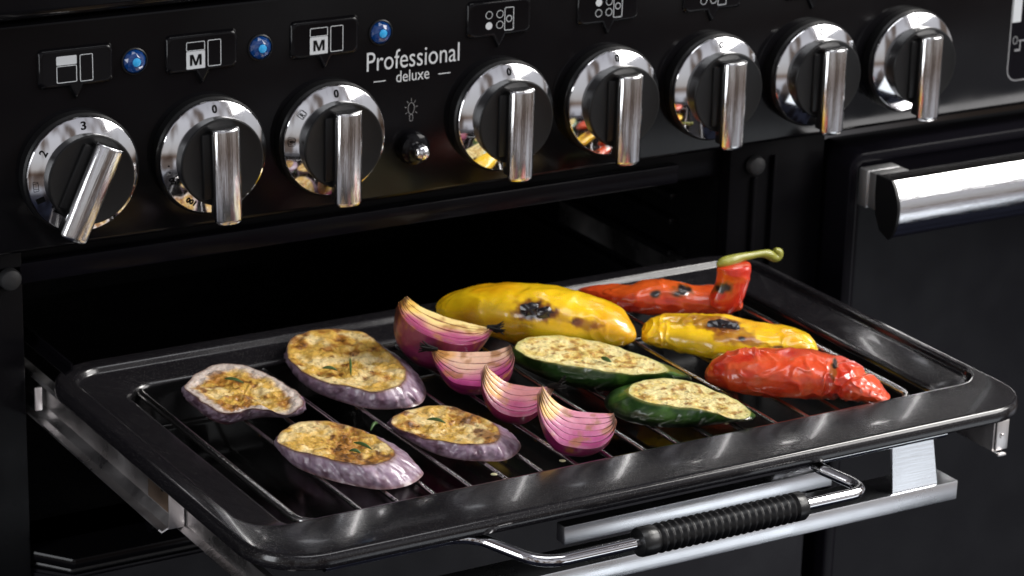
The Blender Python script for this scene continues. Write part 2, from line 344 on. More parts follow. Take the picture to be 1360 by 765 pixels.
for i, x in enumerate(KX):
    k = obj('control_knob', HUB if i == 0 else HUB, M_HUB, cooker, (x, 0, 0))
    k['label'] = ['knob turned so that 3 stands at the top and its bar leans right'] [0] if i == 0 else 'knob with its bar upright at 0'
    obj('dial_ring', RING, M_CHROME, k, (x, 0, 0))
    rot = (0, math.radians(25), 0) if i == 0 else (0, math.radians([0, -1.5, 0, 0, 0, 0, 0, 0][i]), 0)
    obj('grip', GB, M_HUB, k, (x, 0, 0), rot); obj('grip_cover', GF, M_BRUSH, k, (x, 0, 0), rot)
    for mk in marks.get(i, [('0', 0)]):
        obj('dial_numeral', ring_text(mk[0], mk[1], *(mk[2:3] or ())), M_BLACKP, k, (x, 0, 0))
    if i == 0:
        me = rect_line(-.0022, .0022, -.0015, .0015, -.0034, .0003, .0004); me.transform(Matrix.Translation((0, 0, .0268))); me.transform(Matrix.Rotation(math.radians(-96), 4, 'Y')); obj('dial_numeral', me, M_BLACKP, k, (x, 0, 0))
    if i == 2:
        for an in (-50, -84):
            me = rect_line(-.0021, .0021, -.0022, .0022, -.0036, .0003, .0008); me.transform(Matrix.Translation((0, 0, .0268))); me.transform(Matrix.Rotation(math.radians(an), 4, 'Y')); obj('dial_numeral', me, M_BLACKP, k, (x, 0, 0))

# ---------- label plaques above the knobs
PX = [-.1390, -.0697, .0010, .1073, .1777, .2482, .3190, .3900]
YQ = YP - .0020
def plaque_mesh():
    def outline(g):
        p = rrect(-.0196 + g, .0196 - g, .0447 + g, .0642 - g, .0030, 4)     # starts at the lower right corner, ccw
        # lower edge runs from the last corner back to the first: add the pointer there
        return p + [(-.0038 + g * .4, .0447 + g), (-.0006 + g * .2, .0385 + g * 1.4), (.0006 - g * .2, .0385 + g * 1.4), (.0038 - g * .4, .0447 + g)]
    return mesh_loops([[(a, y, b) for a, b in outline(g)] for g, y in ((-.0006, YP - .0001), (-.0003, YP - .0008), (.0003, YQ + .0004), (.0009, YQ), (.0016, YQ))], True, False, True, 50)
PLQ = plaque_mesh(); ys = YQ - .0001
def sym(i, c):
    ms = []
    if i < 3:
        tx = (-.0107, .0002) if i == 0 else (-.0092, .0013); rx = (.0018, .0089) if i == 0 else (.0028, .0104)
        if i == 0: ms += [quad(c + tx[0], c + tx[1], .0561, .0607, ys), rect_line(c + tx[0], c + tx[1], .0469, .0557, ys)]
        else: ms += [rect_line(c + tx[0], c + tx[1], .0557, .0605, ys), quad(c + tx[0], c + tx[1], .0462, .0555, ys)]
        ms += [rect_line(c + rx[0], c + rx[1], .0466, .0606, ys)]
    else:
        cs = [(-.0069, .0566), (-.0001, .0566), (-.0069, .0506), (-.0001, .0506)]; fill = {3: 2, 4: 0, 5: 1, 6: 3}.get(i, 9)
        for j, (a, b) in enumerate(cs): ms.append(disc(c + a, b, .0021, ys) if j == fill else circ(c + a, b, .0022, ys, .0003))
        ms += [rect_line(c + .0028, c + .0087, .0470, .0600, ys), disc(c + .0057, .0535, .0018, ys) if i == 7 else circ(c + .0057, .0535, .0019, ys)]
    return join_meshes(ms)
for i, c in enumerate(PX):
    pl = obj('label_plaque', PLQ, M_PANEL, cooker, (c, 0, 0))
    sy = obj('symbol', sym(i, c), M_WHITE, pl); WL[sy.name] = Vector((0, 0, 0)); sy.location = -Vector((c, 0, 0))
    if i in (1, 2):
        t = obj('letter', m_mesh(c - .0072, c - .0006, .0480, .0538, ys - .0001), M_BLACKP, pl); t.location = -Vector((c, 0, 0))

# ---------- lamps, switch and printed lettering
FAC = mesh_loops([[(r * math.sin(2 * PI * (k + o) / 12), y, r * math.cos(2 * PI * (k + o) / 12)) for k in range(12)] for r, y, o in ((.0062, .0002, 0), (.0060, -.0012, .5), (.0047, -.0026, 0), (.0028, -.0034, .5))], True, True, True, 5)
for x, z in ((-.1069, .0535), (-.0363, .0530), (.0346, .0536)):
    q = obj('indicator_light', FAC, M_BLUE, cooker, (x, YP, z))
    obj('light_core', lathe([(.0024, -.0028), (.0023, -.0037), (.0011, -.0041)], 10), M_BLUEC, q, (x, YP, z))
    obj('light_bezel', lathe([(.0071, 0), (.0070, -.0009), (.0065, -.0012), (.0063, -.0004), (.0063, 0)], 40), M_HUB, q, (x, YP, z))
obj('lettering', text_mesh('Professional', .0267, .0834, .0326, .0432, YP - .00012, bold=-.002), M_WHITE, cooker)
obj('lettering', text_mesh('deluxe', .0446, .0649, .0248, .0311, YP - .00012), M_WHITE, cooker)
for a, b in ((.0309, .0382), (.0705, .0780)): obj('printed_dash', quad(a, b, .02635, .0269, YP - .00012, .0001), M_WHITE, cooker)
cx, cz, y = .0541, .0093, YP - .00012
ms = [circ(cx, cz, .0021, y, .0003, sz=1.6), rect_line(cx - .0011, cx + .0011, cz - .0072, cz - .0032, y, .0003, .001)]
for a in range(-120, 121, 40):
    s, c = math.sin(math.radians(a)), math.cos(math.radians(a)); q = quad(-.00013, .00013, 0, .0012, y, .00005)
    q.transform(Matrix.Translation((0, 0, .0029))); q.transform(Matrix.Rotation(math.radians(a), 4, 'Y')); q.transform(Matrix.Diagonal((1, 1, 1.38, 1))); q.transform(Matrix.Translation((cx, 0, cz))); ms.append(q)
me = join_meshes(ms)
for v in me.vertices: v.co.y = y
obj('bulb_symbol', me, M_GREYP, cooker)
sw = obj('light_switch', lathe([(.0094, 0), (.0094, -.003), (.0085, -.0055), (.0060, -.0068), (.0040, -.0068), (.0038, -.0060), (.001, -.006)], 40), M_PANEL, cooker, (.0545, YP, -.0125))
obj('switch_button', lathe([(.0034, -.0050), (.0036, -.0085), (.0044, -.0098), (.0047, -.0120), (.0041, -.0140), (.0026, -.0153), (.0008, -.0157)], 32, ang=60), M_CHROME, sw, (.0545, YP, -.0125))
clk = obj('clock_window', quad(.4722, .60, -.0235, .075, YP - .0001, .0075), M_DOOR, cooker)
obj('clock_outline', ring2d(rrect(.4716, .60, -.0240, .0750, .008, 8), rrect(.4724, .5992, -.0232, .0742, .0072, 8), YP - .0002), M_GREYP, clk)
obj('clock_display', quad(.4728, .4795, .0135, .06, YP - .0002, .0002), M_WHITE, clk)
ms = [circ(.4762, .0022, .0020, YP - .0003, .0005, sz=1.3), quad(.4790, .4845, .0012, .0020, YP - .0003, .0001), quad(.4764, .4800, -.0050, -.0036, YP - .0003, .0001), quad(.4800, .4808, -.0050, .0012, YP - .0003, .0001)]
obj('clock_symbol', join_meshes(ms), M_GREYP, clk)

# ---------- slides
sl = obj('slide_rail', strip_y([(-.1612, -.1140), (-.1610, -.1118), (-.1568, -.1115), (-.1568, -.1285), (-.1600, -.1330), (-.1635, -.1345), (-.1650, -.1328)], .0009, -.147, .34), M_STEEL, cooker)
obj('rail_end_plate', box(-.1600, -.1520, -.1478, -.1470, -.1335, -.1120, .0003), M_STEEL, sl)
obj('rail_heat_tint', box(-.1576, -.15725, -.1465, -.118, -.1275, -.1125, .0001), M_RUST, sl)
obj('rail_hole', lathe([(.0016, 0), (.0015, -.0002)], 16), M_BLACKP, sl, (-.1577, -.135, -.1175), (0, 0, -PI / 2))
obj('rail_clip', box(-.1640, -.1600, .012, .0135, -.1290, -.1160, .0004), M_STEEL, sl)
obj('upper_guide', strip_y([(-.1600, -.0985), (-.1560, -.0965), (-.1560, -.0930)], .0012, -.020, .34), M_FRAME, cooker)
sl2 = obj('slide_rail', strip_y([(.2790, -.1265), (.2720, -.1262), (.2720, -.1420), (.2790, -.1450)], .0009, -.1, .34), M_FRAME, cooker)
# the sliding carriage carrying the pan, with the chrome bar in front
car = obj('grill_carriage', strip_y([(-.1535, -.1215), (-.1505, -.1215), (-.1505, -.1330), (-.1545, -.1350)], .0010, -.262, .20), M_STEEL, cooker)
obj('carriage_rail', strip_y([(.2745, -.1250), (.2715, -.1250), (.2715, -.1415), (.2745, -.1430)], .0010, -.236, .20), M_STEEL, car)
bm = bmesh.new(); box_bm(bm, .2722, .2800, -.2375, -.2366, -.1410, -.1245, .0003); box_bm(bm, .2722, .2775, -.2400, -.2372, -.1435, -.1422, .0003)
obj('end_bracket', from_bm(bm), M_STEEL, car); obj('bracket_screw', lathe([(.0014, 0), (.0012, -.0005), (.0004, -.0006)], 14), M_STEEL, car, (.2755, -.2377, -.133))
bm = bmesh.new(); box_bm(bm, -.1560, -.1380, -.2640, -.2630, -.1430, -.1185, .0003); obj('end_bracket', from_bm(bm), M_STEEL, car)
M_FBAR = M_SATIN
obj('front_bar', box(-.130, .2505, -.2350, -.2120, -.1652, -.1545, .0007), M_FBAR, car)
for (xa, xb) in ((.2055, .2345),):
    bm = bmesh.new(); pts = [(xa, -.2335, -.1222), (xb - .003, -.2335, -.1222), (xb + .003, -.2335, -.1542), (xa + .003, -.2335, -.1542)]
    f = [bm.verts.new(p) for p in pts]; g = [bm.verts.new((p[0], p[1] + .0016, p[2])) for p in pts]
    for i in range(4): bm.faces.new((f[i], f[(i + 1) % 4], g[(i + 1) % 4], g[i]))
    bm.faces.new(f); bm.faces.new(g[::-1]); obj('bar_bracket', from_bm(bm), M_SATIN, car)
rb = obj('rear_strip', box(.0380, .2050, -.1870, -.1790, -.1670, -.1570, .0006), M_SATIN, car)  # guessed pale satin strip behind the front bar
obj('rear_lug', box(.1740, .1990, -.1780, -.1700, -.1570, -.1480, .0006), M_BRUSH, car)
obj('cross_tube', tube([(-.150, -.10, -.152), (.271, -.10, -.152)], .004, 12), M_FRAME, car)

# ================================================================== GRILL PAN
ZT = -.106
def lp(x0, x1, y0, y1, r, z, n=12): return [(a, b, z) for a, b in rrect(x0, x1, y0, y1, r, n)]
pan = thing('grill_pan', 'wide black speckled enamel grill pan with a broad rim pulled out of the cooker', 'grill pan', (.06, -.12, -.140))
ox0, ox1, oy0, oy1 = -.1625, .2815, -.2605, .0140
R4 = (.034, .030, .030, .030)
EP = .0003
loops = [lp(ox0 + .002, ox1 - .002, oy0 + .002, oy1 - .002, .030, ZT - .0068), lp(ox0 + .0004, ox1 - .0004, oy0 + .0004, oy1 - .0004, .0305, ZT - .0072), lp(ox0, ox1, oy0, oy1, .031, ZT - .0062), lp(ox0, ox1, oy0, oy1, .031, ZT - .0034),
         lp(ox0 + .0003, ox1 - .0003, oy0 + .0003, oy1 - .0003, .031, ZT - .0020), lp(ox0 + .0009, ox1 - .0009, oy0 + .0009, oy1 - .0009, .030, ZT - .0009), lp(ox0 + .0017, ox1 - .0017, oy0 + .0017, oy1 - .0017, .029, ZT - .0003), lp(ox0 + .0027, ox1 - .0027, oy0 + .0027, oy1 - .0027, .0275, ZT - .00004),
         lp(ox0 + .0032, ox1 - .0032, oy0 + .0032, oy1 - .0032, .0270, ZT),
         lp(-.1532, .2768, -.2236, .0037, .0205, ZT), lp(-.1526, .2761, -.2226, .0030, .020, ZT - .00008), lp(-.1517, .2752, -.2219, .0022, .0195, ZT - .0006), lp(-.1511, .2746, -.2214, .0016, .019, ZT - .0014), lp(-.1506, .2741, -.2211, .0010, .0185, ZT - .0028), lp(-.1500, .2735, -.2208, .0004, .018, ZT - .0036),
         lp(-.1480, .2715, -.2204, -.0012, .018, ZT - .0041), lp(-.1310, .2535, -.2195, -.0138, .018, ZT - .0062), lp(-.1294, .2519, -.2190, -.0150, .018, ZT - .0068), lp(-.1283, .2508, -.2182, -.0160, .018, ZT - .0080), lp(-.1277, .2502, -.2176, -.0166, .0178, ZT - .0100),
         lp(-.1255, .2480, -.2150, -.0190, .017, ZT - .0290), lp(-.1245, .2470, -.2140, -.0200, .016, ZT - .0304), lp(-.1225, .2450, -.2120, -.0215, .015, ZT - .0310), lp(-.1180, .2400, -.2080, -.0260, .012, ZT - .0311)]
bm = bmesh.new(); RR = [[bm.verts.new(p) for p in q] for q in loops]; n = len(loops[0])
for li_, (a, b) in enumerate(zip(RR, RR[1:])):
    for i in range(n): f = bm.faces.new((a[i], a[(i + 1) % n], b[(i + 1) % n], b[i])); f.material_index = 1 if li_ >= 18 else 0
f = bm.faces.new(RR[-1]); f.material_index = 1
me = bpy.data.meshes.new('pan'); bm.to_mesh(me); bm.free(); fin(me, 50); me.materials.append(M_PAN); me.materials.append(M_BASIN)
pb = obj('pan_body', me, M_PAN, pan); pb.name = 'pan_body'; sm = pb.modifiers.new('thick', 'SOLIDIFY'); sm.thickness = .0011; sm.offset = -1
# wire handle with ribbed grip
zh = -.1220
def hp(px, py): return P(px, py, zh)
za = -.1165
A_, B_, C_, D_ = P(622, 710, za), P(1068, 613, za), P(722, 745, zh), P(1154, 655, zh)
yb_ = (A_.y + B_.y) / 2; yf_ = (C_.y + D_.y) / 2
C_.x = PY(722, 745, yf_).x; D_.x = PY(1154, 655, yf_).x
path = fillet([Vector((-.1300, yb_, za)), Vector((A_.x, yb_, za)), Vector((C_.x, yf_, zh)), Vector((D_.x, yf_, zh)), Vector((B_.x, yb_, za)), Vector((.2250, yb_, za))], .012, 8)
hw = obj('handle_wire', tube(path, .0030, 14), M_CHROME, pan)
gl = [(.0055, 0), (.0068, .0006), (.0072, .002), (.0072, .0085), (.0066, .0095)]
gx = .0105
while gx < .0865: gl += [(.0062, gx), (.0070, gx + .0010), (.0073, gx + .0018), (.0070, gx + .0026), (.0062, gx + .0036)]; gx += .0039
gl += [(.0066, gx + .0003), (.0072, gx + .001), (.0072, gx + .0055), (.0064, gx + .0068), (.0050, gx + .0070)]
gm = lathe(gl, 32, ang=40); gm.transform(Matrix.Rotation(-PI / 2, 4, 'Z'))
gs_ = PY(845, 738, yf_); obj('grip', gm, M_RUB, pan, (gs_.x, yf_, zh))

# ================================================================== WIRE RACK
ZR = -.1150; WR = .00125
rack = thing('grill_rack', 'chrome wire grill rack lying inside the black pan under the vegetables', 'wire rack', (.06, -.11, -.117))
fr = [(a, b, ZR - WR) for a, b in rrect(-.1185, .2400, -.2085, -.0090, .013, 8)]
obj('rack_frame', tube(fr, .0021, 10, closed=True), M_WIRE, rack)
WM = tube([(0, -.2078, -.0004), (0, -.19, 0), (0, -.11, -.0003), (0, -.03, 0), (0, -.0098, -.0004)], WR, 8)
for k in range(0, 16):
    obj('rack_wire', WM, M_WIRE, rack, (-.0866 + .02002 * k, 0, ZR - WR))

# ================================================================== FOOD
def nz3(v, s, off=0): return noise.noise(Vector(v) * s + Vector((off, off * 1.7, -off)))
def fbm(v, s, off=0, o=4):
    a = 0; k = 1; q = Vector(v) * s + Vector((off, off * 1.3, off * .7))
    for _ in range(o): a += k * noise.noise(q); q = q * 2.03; k *= .5
    return a
def mixc(a, b, t): t = max(0, min(1, t)); return tuple(a[i] + (b[i] - a[i]) * t for i in range(3))
def sstep(a, b, x): t = max(0, min(1, (x - a) / (b - a))); return t * t * (3 - 2 * t)
def set_col(me, cols):
    a = me.color_attributes.new('Col', 'FLOAT_COLOR', 'POINT'); buf = []
    for c in cols: buf += [max(c[0], .002), max(c[1], .002), max(c[2], .002), 1]
    a.data.foreach_set('color', buf)
def crom(pts, n):
    """closed Catmull-Rom through vectors, n samples evenly per span"""
    out = []; m = len(pts)
    for i in range(m):
        p0, p1, p2, p3 = pts[i - 1], pts[i], pts[(i + 1) % m], pts[(i + 2) % m]
        for k in range(n):
            t = k / n; out.append(.5 * ((2 * p1) + (p2 - p0) * t + (2 * p0 - 5 * p1 + 4 * p2 - p3) * t * t + (3 * p1 - p0 - 3 * p2 + p3) * t ** 3))
    return out
def Z6(x, y): return 230 + x / 2.319, 370 + y / 2.319
def Z7(x, y): return 490 + x / 2.319, 340 + y / 2.319
def Z8(x, y): return 680 + x / 2.319, 310 + y / 2.319

def slab(root, pairs, conv, thick, skin_name, face_name, skincol, facecol, bulge, facedisp, wr=1.0, seed=0, zlift=None, smat=None, tuck=.55):
    """body with a cut face on top: F ring = edge of the face, G ring = widest visible line near the rack"""
    zt_ = ZR + thick; F = []; G = []
    for (f, g) in pairs:
        lift = 0 if zlift is None else zlift(conv(*f))
        F.append(P(*conv(*f), zt_ + lift)); G.append(P(*conv(*g), ZR + .0006 + lift * .5))
    F = [q + Vector((nz3(q, 170, seed), nz3(q, 170, seed + 9), nz3(q, 120, seed + 4))) * .0008 for q in crom(F, 12)]; G = crom(G, 12); n = len(F); cF = sum(F, Vector()) / n; cG = sum(G, Vector()) / n
    rows = []; cols = []; H = 20
    for j in range(H + 1):
        t = j / H; row = []
        for i in range(n):
            out = (G[i] - cG); out.z = 0; out = out.normalized()
            p = F[i].lerp(G[i], t); p = p + out * bulge * math.sin(PI * min(1, t * 1.05)) 
            wv = fbm((F[i].x * 330, F[i].y * 330, t * 1.3 + seed), 1, seed, 3)
            rid = 1 - abs(noise.noise(Vector((F[i].x * 260, F[i].y * 260, t * 1.1 + seed)))) * 2
            amp = math.sin(PI * min(1, max(0, t))) ** .5
            pl = 1 - abs(noise.noise(Vector((F[i].x * 520 + t * 2, F[i].y * 520, t * .8 + seed + 5)))) * 2.4; p = p + out * (wv * .0006 + (rid - .6) * .0008 + max(0, pl) ** 2 * .0006) * wr * amp
            row.append(p); cols.append(skincol(p, t, i / n, rid, wv))
        rows.append(row)
    for s in (.8, .4, .02):     # tucked underside
        row = []
        for i in range(n):
            q = cG.lerp(G[i], s * tuck / .55 if s > .5 else s); q.z = ZR + .0001 + (1 - s) * .0008; row.append(q); cols.append(skincol(q, 1, i / n, 0, 0))
        rows.append(row)
    bm = bmesh.new(); R = [[bm.verts.new(p) for p in r] for r in rows]
    for a, b in zip(R, R[1:]):
        for i in range(n): bm.faces.new((a[i], a[(i + 1) % n], b[(i + 1) % n], b[i]))
    bm.faces.new(R[-1]); bmesh.ops.recalc_face_normals(bm, faces=bm.faces[:])
    me = bpy.data.meshes.new('skin'); bm.to_mesh(me); bm.free(); set_col(me, cols); fin(me, 80)
    obj(skin_name, me, smat or M_SKIN, root)
    # face
    rows = []; cols = []; HR = 44
    for j in range(HR + 1):
        s = 1 - j / HR * .985; row = []
        for i in range(n):
            p = cF.lerp(F[i], s) ; edge = sstep(1, .86, s)
            p = p + Vector((0, 0, facedisp(p, s) * edge - .0004 * (1 - edge) * 0 + .0002)); row.append(p); cols.append(facecol(p, s, i / n))
        rows.append(row)
    bm = bmesh.new(); R = [[bm.verts.new(p) for p in r] for r in rows]
    for a, b in zip(R, R[1:]):
        for i in range(n): bm.faces.new((a[i], b[i], b[(i + 1) % n], a[(i + 1) % n]))
    bm.faces.new(R[-1]); bmesh.ops.recalc_face_normals(bm, faces=bm.faces[:])
    me = bpy.data.meshes.new('face'); bm.to_mesh(me); bm.free()
    if sum(pl.normal.z for pl in me.polygons) < 0: me.flip_normals()
    set_col(me, cols); fin(me, 80)
    obj(face_name, me, M_FOOD, root); return cF

def egg_skin(seed, dark):
    def f(p, t, u, rid, wv):
        lav = (.29, .19, .27); gry = (.44, .34, .41); dk = (.10, .045, .07); br = (.20, .09, .05)
        v = fbm(p, 130, seed, 3); st = noise.noise(Vector((p.x * 420, p.y * 420, p.z * 40 + seed)))
        c = mixc(lav, gry, .5 + st * 1.3); c = mixc(c, (.16, .075, .11), sstep(.15, .5, noise.noise(Vector((p.x * 260, p.y * 260, p.z * 60 + seed * 2)))) * .65); c = mixc(c, dk, sstep(.05, .75, -v + dark)); c = mixc(c, br, sstep(.12, 0, t) * .8)
        c = mixc(c, br, sstep(.78, 1, t) * .55); c = mixc(c, dk, sstep(.3, .75, abs(wv)) * .5); return c
    return f
def egg_face(seed, gold, brown, palerim=.0):
    def f(p, s, u):
        cream = (.82, .63, .30); yel = (.68, .41, .08); brn = (.32, .095, .008); dk = (.06, .02, .008); pale = (.62, .52, .46)
        a = fbm(p, 95, seed, 4); b = fbm(p, 200, seed + 9, 4); c2 = fbm(p, 60, seed + 20, 3)
        c = mixc(cream, yel, sstep(-.45, .30, a + gold + c2 * .5)); c = mixc(c, brn, sstep(.05, .50, b * .7 + brown + c2 * .9) * .75)
        c = mixc(c, dk, sstep(.48, .80, b + brown * 1.2 + c2 * .5) * .75)
        if palerim: c = mixc(c, pale, sstep(1 - palerim, 1 - palerim * .4, s + fbm(p, 120, seed + 3, 2) * .12))
        sp = noise.noise(Vector(p) * 1100 + Vector((seed, 0, 0)))
        c = mixc(c, (.16, .10, .03), sstep(.45, .6, sp) * .7)
        return mixc(c, (.16, .07, .05), sstep(.955, 1, s) * .8)
    return f
def egg_disp(seed, amp=.0017, dish=.0016):
    def f(p, s): return fbm(p, 150, seed, 4) * amp + abs(fbm(p, 420, seed + 4, 3)) * .0006 - dish * (1 - s * s)
    return f
eggs = [
 ('roasted eggplant slice, the largest of the four, behind the other slices beside the onion', 'A',
  [((352, 230), (350, 252)), ((362, 188), (372, 240)), ((420, 163), (430, 230)), ((510, 155), (520, 225)), ((590, 170), (612, 232)), ((650, 215), (712, 262)), ((705, 265), (768, 318)), ((716, 300), (777, 365)), ((690, 335), (740, 395)), ((620, 348), (620, 403)), ((530, 332), (510, 378)), ((440, 308), (430, 345)), ((375, 268), (376, 300))], Z6, .0110, .02, (.05, -.02, .0), .10),
 ('curled roasted eggplant slice with a pale rim, nearest the left end of the pan', 'B',
  [((36, 335), (34, 352)), ((75, 290), (84, 345)), ((135, 265), (145, 325)), ((210, 267), (218, 325)), ((285, 292), (294, 345)), ((345, 325), (348, 375)), ((390, 360), (394, 395)), ((396, 392), (392, 418)), ((352, 420), (345, 428)), ((295, 406), (280, 428)), ((240, 402), (215, 438)), ((190, 414), (165, 450)), ((140, 412), (112, 432)), ((90, 380), (64, 395)), ((50, 352), (40, 372))], Z6, .0100, .3, (.15, .05, .30), .12),
 ('deeply browned roasted eggplant slice nearest the front rim of the pan', 'C',
  [((320, 495), (320, 508)), ((345, 465), (355, 515)), ((400, 440), (405, 500)), ((480, 442), (490, 500)), ((560, 460), (590, 508)), ((625, 488), (704, 532)), ((672, 522), (757, 582)), ((680, 548), (769, 606)), ((640, 570), (722, 638)), ((575, 575), (640, 650)), ((500, 560), (540, 635)), ((420, 540), (450, 610)), ((350, 520), (365, 572))], Z6, .0105, -.12, (.18, .14, .0), .05),
 ('smallest roasted eggplant slice, between the front slice and the onion wedges', 'D',
  [((70, 508), (68, 520)), ((110, 480), (118, 522)), ((190, 463), (195, 512)), ((265, 466), (278, 512)), ((320, 490), (374, 528)), ((378, 512), (442, 555)), ((405, 548), (468, 590)), ((392, 572), (425, 628)), ((335, 581), (345, 632)), ((265, 578), (258, 625)), ((190, 565), (180, 600)), ((130, 548), (122, 568)), ((85, 528), (82, 542))], Z7, .0085, .15, (.05, .02, .0), .06)]
for i, (lab, key, pr, cv, th, dark, (g, b, pr_rim), _) in enumerate(eggs):
    cpt = P(*cv(*pr[0][1]), ZR); r = thing('eggplant_slice', lab, 'eggplant slice', (cpt.x + .02, cpt.y, ZR), 'roasted eggplant slices on the rack')
    slab(r, pr, cv, th, 'skin', 'flesh', egg_skin(i * 7.3, dark), egg_face(i * 11.1 + 3, g, b, pr_rim), .0012, egg_disp(i * 5.0), 1.25, i * 3.1)

def zuc_skin(seed):
    def f(p, t, u, rid, wv):
        g = (.022, .07, .012); g2 = (.07, .17, .025); dk = (.008, .014, .006)
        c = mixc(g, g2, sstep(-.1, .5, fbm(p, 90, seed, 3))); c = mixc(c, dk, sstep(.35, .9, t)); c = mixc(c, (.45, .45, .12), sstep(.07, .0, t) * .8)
        fl = noise.noise(Vector((p.x * 900, p.y * 900, p.z * 900))); return mixc(c, (.12, .2, .05), sstep(.5, .65, fl) * .5)
    return f
def zuc_face(seed):
    def f(p, s, u):
        cream = (.90, .76, .36); yel = (.80, .60, .18); brn = (.46, .21, .03); gr = (.55, .55, .20)
        a = fbm(p, 90, seed, 4); b = fbm(p, 210, seed + 9, 4)
        c = mixc(cream, yel, sstep(-.2, .5, a)); c = mixc(c, (.62, .54, .14), sstep(.1, .6, fbm(p, 60, seed + 31, 2)) * .35); band = math.exp(-((s - .55) / .22) ** 2)
        c = mixc(c, brn, sstep(.16, .40, b + .16 * band + a * .5 - .05) * .8); c = mixc(c, (.12, .05, .015), sstep(.5, .75, b + .15 * band) * .6)
        c = mixc(c, gr, sstep(.90, .99, s) * .7)
        sp = noise.noise(Vector(p) * 700 + Vector((seed, 3, 0))); return mixc(c, (.04, .035, .015), sstep(.54, .62, sp) * .85)
    return f
zs = [('cut zucchini half, the longer one, behind its neighbour and beside the yellow pepper', [((12, 350), (6, 385)), ((40, 325), (60, 365)), ((110, 317), (120, 360)), ((200, 322), (210, 365)), ((300, 345), (312, 388)), ((380, 370), (405, 405)), ((435, 390), (505, 425)), ((474, 410), (552, 443)), ((468, 430), (530, 460)), ((400, 434), (400, 472)), ((330, 432), (320, 484)), ((250, 420), (220, 478)), ((150, 405), (130, 458)), ((80, 390), (58, 428)), ((28, 370), (14, 402))], .0135),
      ('shorter cut zucchini half pointing right, just left of the front red pepper', [((358, 487), (285, 515)), ((384, 460), (318, 488)), ((440, 448), (440, 488)), ((510, 450), (515, 492)), ((580, 468), (592, 512)), ((650, 496), (664, 538)), ((705, 524), (718, 558)), ((733, 556), (738, 568)), ((716, 573), (718, 577)), ((670, 568), (664, 584)), ((620, 553), (602, 592)), ((560, 541), (530, 598)), ((490, 531), (450, 596)), ((420, 521), (362, 582)), ((375, 506), (300, 550))], .0120)]
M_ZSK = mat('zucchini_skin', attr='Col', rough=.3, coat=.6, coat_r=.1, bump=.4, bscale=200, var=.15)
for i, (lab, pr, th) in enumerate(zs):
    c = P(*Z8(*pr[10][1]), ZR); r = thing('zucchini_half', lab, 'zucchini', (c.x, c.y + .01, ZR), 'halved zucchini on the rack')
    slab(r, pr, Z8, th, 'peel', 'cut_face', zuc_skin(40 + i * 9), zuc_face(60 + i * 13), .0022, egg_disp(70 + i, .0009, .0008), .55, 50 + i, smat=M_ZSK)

# ---------- peppers: swept bodies
FH = Vector((.5168, .8561, 0))
def interp(sts, n):
    """Catmull-Rom resample of tuples"""
    m = len(sts); out = []
    for k in range(n):
        f = k / (n - 1) * (m - 1); i = min(int(f), m - 2); t = f - i
        p0, p1, p2, p3 = sts[max(i - 1, 0)], sts[i], sts[i + 1], sts[min(i + 2, m - 1)]
        out.append(tuple(.5 * (2 * b + (c - a) * t + (2 * a - 5 * b + 4 * c - d) * t * t + (3 * b - a - 3 * c + d) * t ** 3) for a, b, c, d in zip(p0, p1, p2, p3)))
    return out
def blob(sts, depth, disp, colf, ns=150, nr=96, base=ZR, upright=False, yaw=0):
    S = interp(sts, ns); cs = []; hmax = max(t_[2] for t_ in sts) * mpp(P(sts[5][0], sts[5][1], base)) / .944 * .92
    for s in S:
        px, py, h = s[:3]; h = max(h, .4)
        if upright:
            q = PY(px, py, upright); Hm = h * mpp(q); cs.append((q, Hm, min(depth, Hm * .8)))
        else:
            q = P(px, py, base + .012); Hm = h * mpp(q); w_ = depth * min(1, (h / max(t_[2] for t_ in sts)) ** .75)
            hh = math.sqrt(max(Hm * Hm - (w_ * .33) ** 2, (Hm * .55) ** 2)) / .944; q = P(px, py, base + .4 * hh + .6 * hmax); cs.append((q, hh, w_))
    loops = []; cols = []; info = []
    for i, (q, h, w_) in enumerate(cs):
        W_ = 14 if not upright else 2; t = (cs[min(i + W_, ns - 1)][0] - cs[max(i - W_, 0)][0]); t.normalize()
        d = (FH - t * FH.dot(t)).normalized(); u = t.cross(d).normalized()
        if not upright and u.z < 0: u = -u
        if upright: u = d.cross(t).normalized()
        row = []
        for k in range(nr):
            a = 2 * PI * k / nr; ca, sa = math.cos(a), math.sin(a); e = .85
            dr = d * (math.copysign(abs(ca) ** e, ca) * w_) + u * (math.copysign(abs(sa) ** e, sa) * h)
            p = q + dr; nn = dr.normalized(); p = p + nn * disp(p, i / (ns - 1), a)
            if not upright and p.z < base: p.z = base + (p.z - base) * .15
            row.append(p); cols.append(colf(p, nn, i / (ns - 1), a))
        loops.append(row)
    me_ = bpy.data.meshes.new('blob'); bm = bmesh.new(); R = [[bm.verts.new(p) for p in r] for r in loops]
    for a, b in zip(R, R[1:]):
        for i in range(nr): bm.faces.new((a[i], a[(i + 1) % nr], b[(i + 1) % nr], b[i]))
    bm.faces.new(R[0][::-1]); bm.faces.new(R[-1]); bmesh.ops.recalc_face_normals(bm, faces=bm.faces[:]); bm.to_mesh(me_); bm.free(); set_col(me_, cols); return fin(me_, 80)
